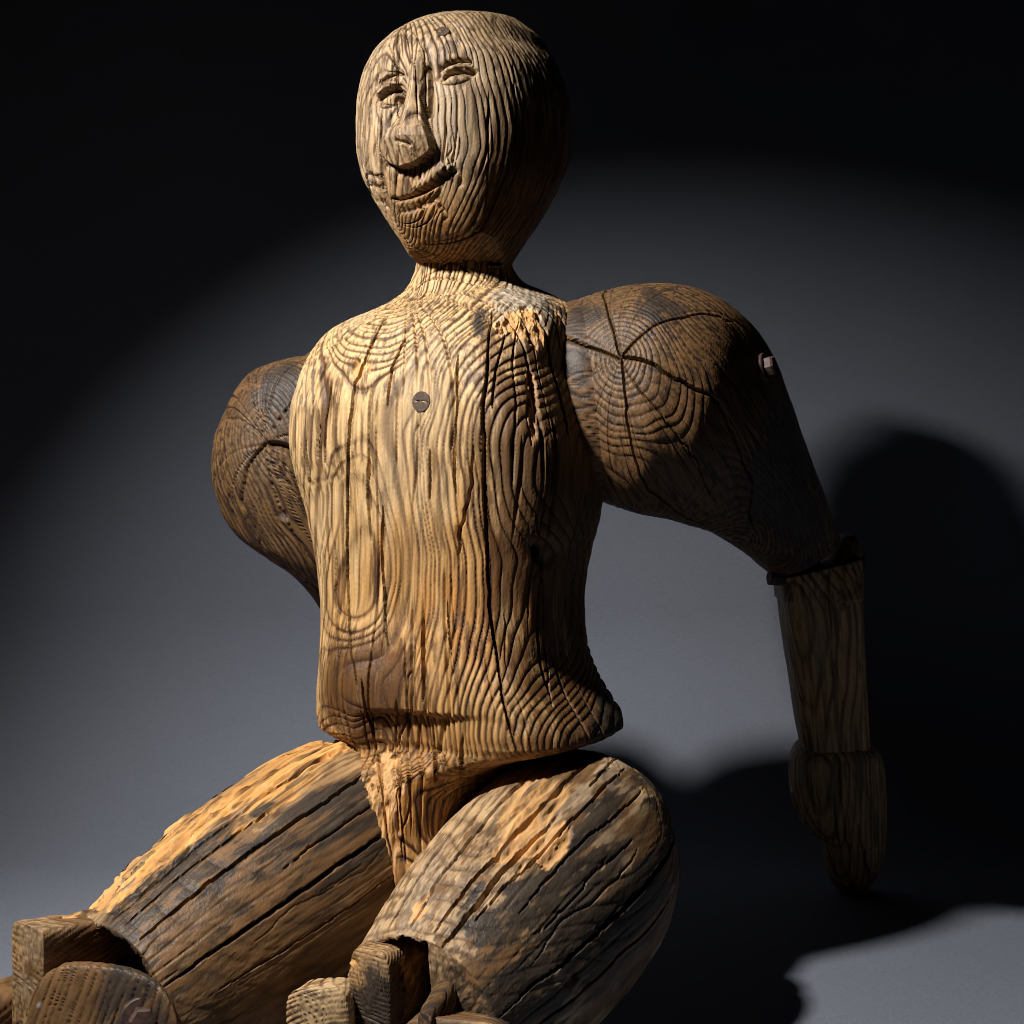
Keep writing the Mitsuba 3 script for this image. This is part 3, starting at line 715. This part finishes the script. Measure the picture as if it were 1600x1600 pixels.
gR = unit(np.array((-0.0602,-0.3100,0.5361)) - np.array((0.0809,-0.0300,0.1678))) if 0 else unit(np.array(RT[-1][0]) + np.array(RT[-1][1]) - np.array(RT[0][0]) - np.array(RT[0][1]))
cR0 = (np.array(RT[0][0]) + np.array(RT[0][1])) / 2
rR = Rings(cR0 + [.01, 0, -.05], gR + [0.02, 0, .10], .0058, warp=.008, seed=5, wob=.8, knots=[((-0.0704,-0.3000,0.1925), .022, -.008), ((0.0770,-0.1000,0.2168), .02, -.008), ((-0.0282,-0.2200,0.1967), .05, .012), ((0.0366,-0.2200,0.1076), .03, -.008)])
KR, KQ = (np.array(RT[-1][0]) + np.array(RT[-1][1])) / 2, (np.array(LT[-1][0]) + np.array(LT[-1][1])) / 2


def mortise(K, g, lo, hi, deep):
    side = unit(np.cross([0, 0, 1.0], g))

    def fn(P, N):
        q = P - K
        flat = unit(g * [1, 1, 0])
        s, l = q @ side, q @ flat
        r = np.linalg.norm(q - l[..., None] * flat, axis=-1)
        m = sst(lo - .002, lo + .002, s) * (1 - sst(hi - .002, hi + .002, s)) * (1 - sst(.0635, .0665, r + .006 * (noise(P[..., 0] * 160, P[..., 1] * 160, P[..., 2] * 160, 5) - .5))) * sst(-.0015, .0005, l)
        return P - g * (m * deep)[..., None]
    return fn


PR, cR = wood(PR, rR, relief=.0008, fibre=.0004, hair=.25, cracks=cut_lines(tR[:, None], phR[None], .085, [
    (.08, 1.0, -48, -40, .0010, .006), (.05, 1.0, -26, -22, .0018, .012), (.10, 1.0, -8, -6, .0016, .011), (.35, .95, -15, -13, .0010, .004), (.05, .98, 14, 12, .0019, .013), (.2, .8, 5, 4, .0010, .004), (.10, .9, 31, 28, .0011, .008),
    (.12, .8, 44, 40, .0010, .005), (.05, 1.0, 78, 72, .0021, .014), (.3, .8, 56, 54, .0010, .004), (.2, 1.0, 96, 92, .0010, .005), (.5, 1.0, 24, 20, .003, .01), (.2, .6, -36, -34, .0010, .004), (.0, .3, 20, 24, .0010, .005)], 55),
    checks=radial(9, (.02, .1), (-.05, .4), (.0008, .0011), (.001, .003)), tone='beige', seed=51, flip=fR, carve=mortise(KR, gR, -.062, .012, .09), rough=knot_relief([((-0.0704,-0.3000,0.1925), .009), ((0.0770,-0.1000,0.2168), .008), ((0.0366,-0.2200,0.1076), .010)]), patches=[
    ('rot', spot((-0.0532,-0.1800,0.1524), .010, .9, ax=gR, squash=.4, seed=52, edge=.6)), ('brown', spot((0.0977,-0.0600,0.1498), .075, 1.0, ax=gR, squash=.5, seed=54, edge=.7)), ('char', spot((0.0442,-0.1600,0.1320), .050, .8, ax=gR, squash=.42, seed=53, edge=.7)), ('char', spot((0.0865,-0.0700,0.1787), .030, .8, ax=gR, squash=.42, seed=154, edge=.8)), ('char', spot((0.0000,-0.2200,0.1029), .030, .8, ax=gR, squash=.6, seed=155, edge=.8)),
    ('rot', spot((0.0177,-0.1200,0.2001), .021, .9, ax=gR, squash=.45, seed=55)), ('rot', spot((0.0646,-0.0900,0.1924), .007, .6, ax=gR, squash=.5, seed=56)), ('rot', spot((0.0312,-0.1900,0.1889), .010, .6, ax=gR, squash=.4, seed=57)),
    ('rot', spot((-0.0068,-0.2700,0.1669), .010, .5, ax=gR, squash=.4, seed=58)), ('knot', spot((-0.0704,-0.3000,0.1925), .008, .3, seed=59, edge=.12)), ('knot', spot((0.0770,-0.1000,0.2168), .007, .3, seed=60, edge=.12)), ('knot', spot((0.0366,-0.2200,0.1076), .009, .3, seed=61, edge=.12)),
    ('rot', spot((-0.0167,-0.3000,0.1524), .010, .5, seed=62)), ('brown', spot((-0.0175,-0.3100,0.1373), .03, .8, seed=63))])
put(F_ + '__thigh', PR, cR, fR)
gQ = unit(np.array(LT[-1][0]) + np.array(LT[-1][1]) - np.array(LT[0][0]) - np.array(LT[0][1]))
cQ0 = (np.array(LT[0][0]) + np.array(LT[0][1])) / 2
rQ = Rings(cQ0 + [.0, 0, -.03], gQ + [0.0, 0, .05], .0056, warp=.007, seed=6, wob=.8)


def torn(P, N, q):
    phi = phQ[None] + 0 * tQ[:, None]
    phi = np.where(phi > np.pi, phi - 2 * np.pi, phi)
    n = fbm(q['a'] * 40, q['b'] * 40, q['z'] * 10, 71, 3) - .5
    lim = np.radians(np.interp(tQ[:, None], [0, .3, .6, .85, 1], [26, 20, 6, -4, -6]))
    return (1 - sst(-.05, .10, phi - lim + 0.9 * n)) * sst(-2.2, -1.4, phi) * (1 - .55 * sst(.5, .72, fbm(q['a'] * 60, q['b'] * 60, q['z'] * 14, 73, 2))) * (1 - sst(.93, 1, tQ[:, None]))


def sooty(P, N, q):
    phi = phQ[None] + 0 * tQ[:, None]
    n = fbm(q['a'] * 30, q['b'] * 30, q['z'] * 9, 75, 3) - .5
    lim = np.radians(np.interp(tQ[:, None], [0, .3, .6, .85, 1], [28, 22, 8, -2, -4]))
    return sst(0, .12, phi - lim + 0.9 * n) * (1 - .8 * sst(.8, 1.5, phi - lim + 1.8 * n)) * .95


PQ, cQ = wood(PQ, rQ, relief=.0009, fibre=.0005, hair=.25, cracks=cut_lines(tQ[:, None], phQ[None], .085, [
    (.0, 1.0, 36, 30, .0016, .012), (.02, 1.0, 66, 60, .0022, .015), (.2, 1.0, 12, 4, .0011, .008), (.1, .8, -18, -20, .0010, .006), (.3, .95, -34, -36, .0010, .005), (.1, .6, 50, 48, .0010, .005), (.2, .9, 84, 80, .0010, .006), (.5, 1.0, 20, 14, .0010, .006), (.15, .7, -5, -8, .0010, .005)], 65),
    checks=radial(9, (.02, .1), (-.05, .4), (.0008, .0011), (.001, .003)), tone='tan', seed=61, flip=fQ, carve=mortise(KQ, gQ, -.050, .060, .09), patches=[('torn', torn), ('char', sooty), ('brown', spot((-0.1895,-0.1400,0.0911), .09, 1.2, seed=64, edge=.5)),
    ('paint', spot((-0.1720,-0.1000,0.1763), .0042, .6, seed=65, freq=300, edge=.4)), ('paint', spot((-0.1612,-0.1000,0.1794), .0032, .6, seed=66, freq=300, edge=.4)), ('paint', spot((-0.1845,-0.1100,0.1503), .009, .9, ax=gQ, squash=.5, seed=67, freq=420, edge=.6)), ('paint', spot((-0.2260,-0.1600,0.1379), .004, .6, seed=68, freq=300, edge=.4))])
put(F_ + '__thigh_001', PQ, cQ, fQ)

# ------------------------------------------------------------------ forearm and hand
FG = unit([.032, .10, -.19])
rF = Rings((.235, .10, .3), FG, .0055, warp=.006, seed=7, wob=.8, knots=[((0.2857,0.1100,0.2360), .022, -.008)])
PF, cF = wood(PF, rF, relief=.0005, fibre=.0002, checks=radial(14, (.02, .12), (-.25, .1), (.0008, .0011), (.001, .003)), tone='tan', seed=71, flip=fF, rough=knot_relief([((0.2857,0.1100,0.2360), .009)]), patches=[('knot', spot((0.2857,0.1100,0.2360), .008, .3, seed=72, edge=.1))])
put(F_ + '__forearm', PF, cF, fF)


def carve_hand(P, N):
    x, z = P[..., 0], P[..., 2]
    f = sst(0, .4, -N[..., 1])
    h = groove(x, z, [(0.2956,0.1874), (0.2884,0.1605), (0.2872,0.1337), (0.2920,0.1176)], .004, .004, .05) + blob(x, z, *[(0.2753,0.1635)][0], .016, .034, .006)
    return P + np.array([0, -1.0, 0]) * (h * f)[..., None]


rD = Rings((.30, .28, .1), (.05, .02, -1), .0058, warp=.006, seed=8, wob=.8)
PD, cD = wood(PD, rD, relief=.0005, fibre=.0002, checks=radial(10, (.02, .08), (-.4, -.2), (.0008, .0011), (.001, .003)), carve=carve_hand, tone='tan', seed=81, flip=fD)
put(F_ + '__hand', PD, cD, fD)


def piece(key, st, rings, nu, nv, tone='tan', seed=0, cap=(.003, .003), up=(0, -1, 0), smooth_rows=8, **kw):
    """A small whittled piece."""
    G, ph, t = loft(st, nu, nv, cap0=cap[0], cap1=cap[1], caprows=smooth_rows, up=up, ts=np.linspace(0, 1, len(st)), front=.6)
    fl = outward(G)
    G, c = wood(G, rings, flip=fl, tone=tone, seed=seed, hair=0.0, **kw)
    put(F_ + '__' + key, G, c, fl)
    return G


def bar(a, b, side, wa, wb, ha, hb, n=6):
    """Stations of a squared bar from a to b: half widths along side, half heights upwards."""
    a, b, s = np.array(a), np.array(b), unit(side)
    return [(tuple(a + (b - a) * k - s * (wa + (wb - wa) * k)), tuple(a + (b - a) * k + s * (wa + (wb - wa) * k)), ha + (hb - ha) * k, ha + (hb - ha) * k, n) for k in (0, .33, .66, 1)]


UPZ = (0, 0, 1)
SQ = unit(np.cross([0, 0, 1.0], gQ))
SR = unit(np.cross([0, 0, 1.0], gR))
# left knee: a squared tongue of the thigh, the round cheek of the lower leg with its bolt, and a further piece behind
piece('thigh_001__tongue', bar((-0.3034,-0.1700,0.0984), (-0.3465,-0.2500,0.1106), SQ, .0215, .0185, .040, .041, 9), Rings((-0.3289,-0.2000,0.0438), unit(gQ * [1, 1, .4]), .0042, warp=.002, seed=11), 240, 160, 'tan', 91, (.004, .0025), UPZ, 24, relief=.0012,
      patches=[('brown', spot((-0.3146,-0.2000,0.1200), .035, .9, seed=92)), ('rot', spot((-0.3289,-0.2000,0.1367), .010, .7, seed=93))])
kn = []
for s, w, h in ((0, .056, .055), (.3, .060, .058), (.7, .061, .059), (1, .060, .058)):
    c = np.array((-0.3051,-0.2000,0.0504)) * (1 - s) + np.array((-0.2875,-0.2750,0.0718)) * s
    e = unit([.95, -.30, 0])
    kn.append((tuple(c - e * w), tuple(c + e * w), h, h, 2.9))
KN = piece('lower_leg_001', kn, Rings((-0.2154,-0.2500,0.0350), (-.35, .25, -.9), .0058, warp=.003, seed=12), 260, 60, 'tan', 94, (.004, .006), UPZ, 60, relief=.0014,
           patches=[('brown', spot((-0.2957,-0.2200,0.1066), .05, .9, seed=95)), ('brown', spot((-0.2478,-0.2600,0.0935), .03, .9, seed=96)), ('paint', spot((-0.3356,-0.2750,0.0988), .004, .6, seed=97, freq=200)), ('char', spot((-0.2613,-0.2500,0.1106), .03, .9, seed=98))])
piece('lower_leg_001__shank', bar((-0.3648,-0.1700,0.0657), (-0.4217,-0.2500,0.0625), SQ, .022, .022, .024, .026, 5), Rings((-0.3814,-0.2000,0.0438), gQ, .005, warp=.003, seed=13), 90, 60, 'tan', 99, (.003, .003), UPZ, 10, patches=[('brown', spot((-0.3766,-0.2000,0.0914), .05, .9, seed=100))])
bolt(F_ + '__lower_leg_001__bolt', (-0.2569,-0.2880,0.0980), (.28, -.95, .10), .0095, .010, .0150, turn=.3)
# right knee: two broken prongs round a dark slot, then pieces of the lower leg
piece('thigh__prong', bar((-0.0849,-0.1700,0.0774), (-0.1018,-0.2500,0.0863), SR, .0270, .0185, .046, .047, 5), Rings((-0.0763,-0.2000,0.0151), gR, .0030, warp=.003, seed=14), 260, 130, 'tan', 101, (.004, .003), UPZ, 40, relief=.0011,
      patches=[('rot', spot((-0.0757,-0.2100,0.1137), .016, .6, seed=103)), ('rot', spot((-0.1155,-0.2500,0.1220), .006, .6, seed=104)), ('char', spot((-0.0963,-0.2500,0.0945), .022, .9, seed=105))])
piece('thigh__prong_001', bar((-0.0343,-0.2000,0.0809), (-0.0598,-0.3000,0.0864), SR, .013, .0065, .039, .020, 5), Rings((-0.0477,-0.2000,0.0151), gR, .0045, warp=.003, seed=15), 160, 120, 'dark', 106, (.004, .002), UPZ, 14,
      patches=[('rot', spot((-0.0477,-0.2000,0.1105), .020, .6, seed=107))])
piece('lower_leg', bar((-0.0307,-0.2100,0.0475), (-0.0387,-0.3000,0.0688), (1, -.25, 0), .040, .040, .034, .033, 4), Rings((-0.0477,-0.2000,-0.0325), (1, -.2, .1), .005, warp=.003, seed=16), 200, 80, 'tan', 108, (.004, .004), UPZ, 16,
      patches=[('brown', spot((-0.0455,-0.2600,0.0889), .03, .8, seed=109)), ('char', spot((0.0000,-0.2500,0.0900), .02, .9, seed=110))])
piece('lower_leg__heel', bar((-0.1335,-0.2000,0.0666), (-0.1367,-0.2700,0.0826), (1, -.12, .03), .0235, .0225, .030, .0305, 4.5), Rings((-0.1100,-0.2500,0.0258), (.25, .9, -.1), .0036, warp=.002, seed=17), 200, 90, 'pale', 111, (.004, .004), UPZ, 30, relief=.0013)

# elbow: fork of the forearm, tongue of the upper arm, bolt through both
piece('forearm__prong', [((0.3141,0.2550,0.3273), (0.3495,0.2550,0.3292), .036, .036, 4), ((0.3163,0.2530,0.3564), (0.3484,0.2530,0.3629), .034, .034, 4), ((0.3253,0.2530,0.3770), (0.3465,0.2530,0.3809), .028, .028, 4), ((0.3323,0.2530,0.3911), (0.3420,0.2530,0.3924), .020, .020, 4)], Rings((.30, .22, .3), FG, .005, warp=.004, seed=18), 100, 60, 'tan', 121, (.001, .001), relief=.0006)
piece('forearm__prong_001', [((0.2677,0.2550,0.3273), (0.2787,0.2550,0.3273), .036, .036, 4), ((0.2661,0.2530,0.3436), (0.2783,0.2530,0.3436), .034, .034, 4), ((0.2661,0.2530,0.3545), (0.2777,0.2530,0.3551), .028, .028, 4)], Rings((.30, .22, .3), FG, .005, warp=.004, seed=19), 80, 40, 'tan', 122, (.001, .001), relief=.0006)
piece('upper_arm__tongue', [((0.2824,0.2500,0.3631), (0.3106,0.2500,0.3631), .022, .022, 4), ((0.2832,0.2550,0.3466), (0.3115,0.2550,0.3466), .022, .022, 4), ((0.2848,0.2570,0.3341), (0.3106,0.2570,0.3341), .020, .020, 4)], Rings((.30, .22, .3), FG, .005, warp=.004, seed=20), 80, 40, 'tan', 123, (.003, .003), relief=.0006)
bolt(F_ + '__forearm__bolt', (0.2626,0.2300,0.3505), (-1, -.25, .1), .0085, .0085)
bolt(F_ + '__forearm__bolt_001', (0.3446,0.2400,0.3641), (1, -.2, .05), .0085, .007)

# shoulder and hip bolts, sunk plugs in chest and brow


def seat(G, N, p):
    d = np.linalg.norm((G - np.asarray(p)) * [1, .3, 1], axis=-1) + 1e3 * (N[..., 1] > .3)
    k = np.unravel_index(np.argmin(d), d.shape)
    return G[k], unit(N[max(k[0] - 6, 0):k[0] + 7, max(k[1] - 6, 0):k[1] + 7].reshape(-1, 3).mean(0))


at, nn = seat(PA, normals(PA) * fA, (0.2154,0.0300,0.5541))
bolt(F_ + '__upper_arm__bolt', at + nn * .001, unit(nn + [.15, -.05, .02]), .0088, .010, .0125, turn=.5)
at, nn = seat(PR, normals(PR) * fR, (0.1403,-0.0400,0.1295))
bolt(F_ + '__thigh__bolt', at, (.97, -.2, .05), .009, .009)


def peg(key, at, nn, r, seed):
    e1 = unit(np.cross(nn, [0, 0, 1.0]))
    e2 = np.cross(nn, e1)
    an = np.linspace(0, 2 * np.pi, 64, endpoint=False)
    rr = np.concatenate([np.full(4, r), np.linspace(r, 1e-4, 30)])
    hh = np.concatenate([np.linspace(-.006, -.0007, 4), np.full(30, 0.0)])
    hh[4] = -.0003
    c, s = np.cos(an), np.sin(an)
    G = at + rr[:, None, None] * (c[None, :, None] * e1 + s[None, :, None] * e2) + hh[:, None, None] * nn
    u, v = rr[:, None] * c, rr[:, None] * s
    w = .0006 * (noise(u * 900, v * 0, v * 0, seed) - .5)
    lines = np.maximum(np.clip(1.2 - np.abs(v + .1 * u + 2 * w) / .0005, 0, 1) * sst(-r, -.3 * r, -np.abs(u)), 0)
    G = G - nn * (.0018 * lines + .0006 * fbm(u * 700, v * 260, v * 0, seed + 1, 3))[..., None] * (rr < .98 * r)[:, None, None]
    g = .6 + .8 * fbm(u * 900, v * 300, v * 0, seed + 2, 3)
    put(key, G, np.array([.060, .038, .025]) * g[..., None], outward(G))


def lift(G, at, nn, r):
    q = G[np.linalg.norm(G - at, axis=-1) < r] - at
    return np.percentile(q @ nn, 93) + .0007


nT = normals(PT) * fT
at, nn = seat(PT, nT, (-0.0723,-0.0720,0.5263))
peg(F_ + '__torso__peg', at + nn * lift(PT, at, nn, .009), nn, .0084, 131)
nH = normals(PH) * fH
at, nn = seat(PH, nH, (-0.0566,-0.0300,0.8335))
peg(F_ + '__head__peg', at + nn * lift(PH, at, nn, .006), nn, .0056, 132)

# the other forearm, propped behind the back
FG2 = unit([.05, .05, -1.0])
piece('forearm_001', [((-0.1534,0.1400,0.3225), (-0.1263,0.1400,0.3225), .030, .030, 4), ((-0.1370,0.1600,0.2500), (-0.0974,0.1600,0.2500), .034, .034, 4), ((-0.1177,0.1900,0.1644), (-0.0793,0.1900,0.1644), .032, .032, 4)], Rings((-.1, .15, .3), FG2, .005, warp=.004, seed=21), 60, 60, 'dark', 133, (.01, .003), relief=.0006)
piece('hand_001', [((-0.1165,0.1900,0.1675), (-0.0806,0.1900,0.1675), .030, .030, 2.4), ((-0.1218,0.1950,0.1260), (-0.0721,0.1950,0.1260), .034, .034, 2.4), ((-0.1184,0.2000,0.0687), (-0.0736,0.2000,0.0687), .030, .030, 2.3), ((-0.1091,0.2000,0.0188), (-0.0823,0.2000,0.0188), .022, .022, 2.1)], Rings((-.1, .15, .3), FG2, .005, warp=.004, seed=22), 60, 60, 'dark', 134, (.006, .014), relief=.0006)

labels[F_ + '__torso__peg'] = dict(label='dark round plug with a crack across it, set in the chest')
labels[F_ + '__thigh_001'] = dict(label='thigh with torn orange wood along its top and a charred brown side')
labels[F_ + '__upper_arm'] = dict(label='dark brown upper arm with end-grain rings and a bolt near the shoulder')
labels[F_ + '__upper_arm_001'] = dict(label='dark upper arm half hidden behind the torso')
labels[F_ + '__thigh'] = dict(label='thigh with a broken hollow end and orange worn patches')
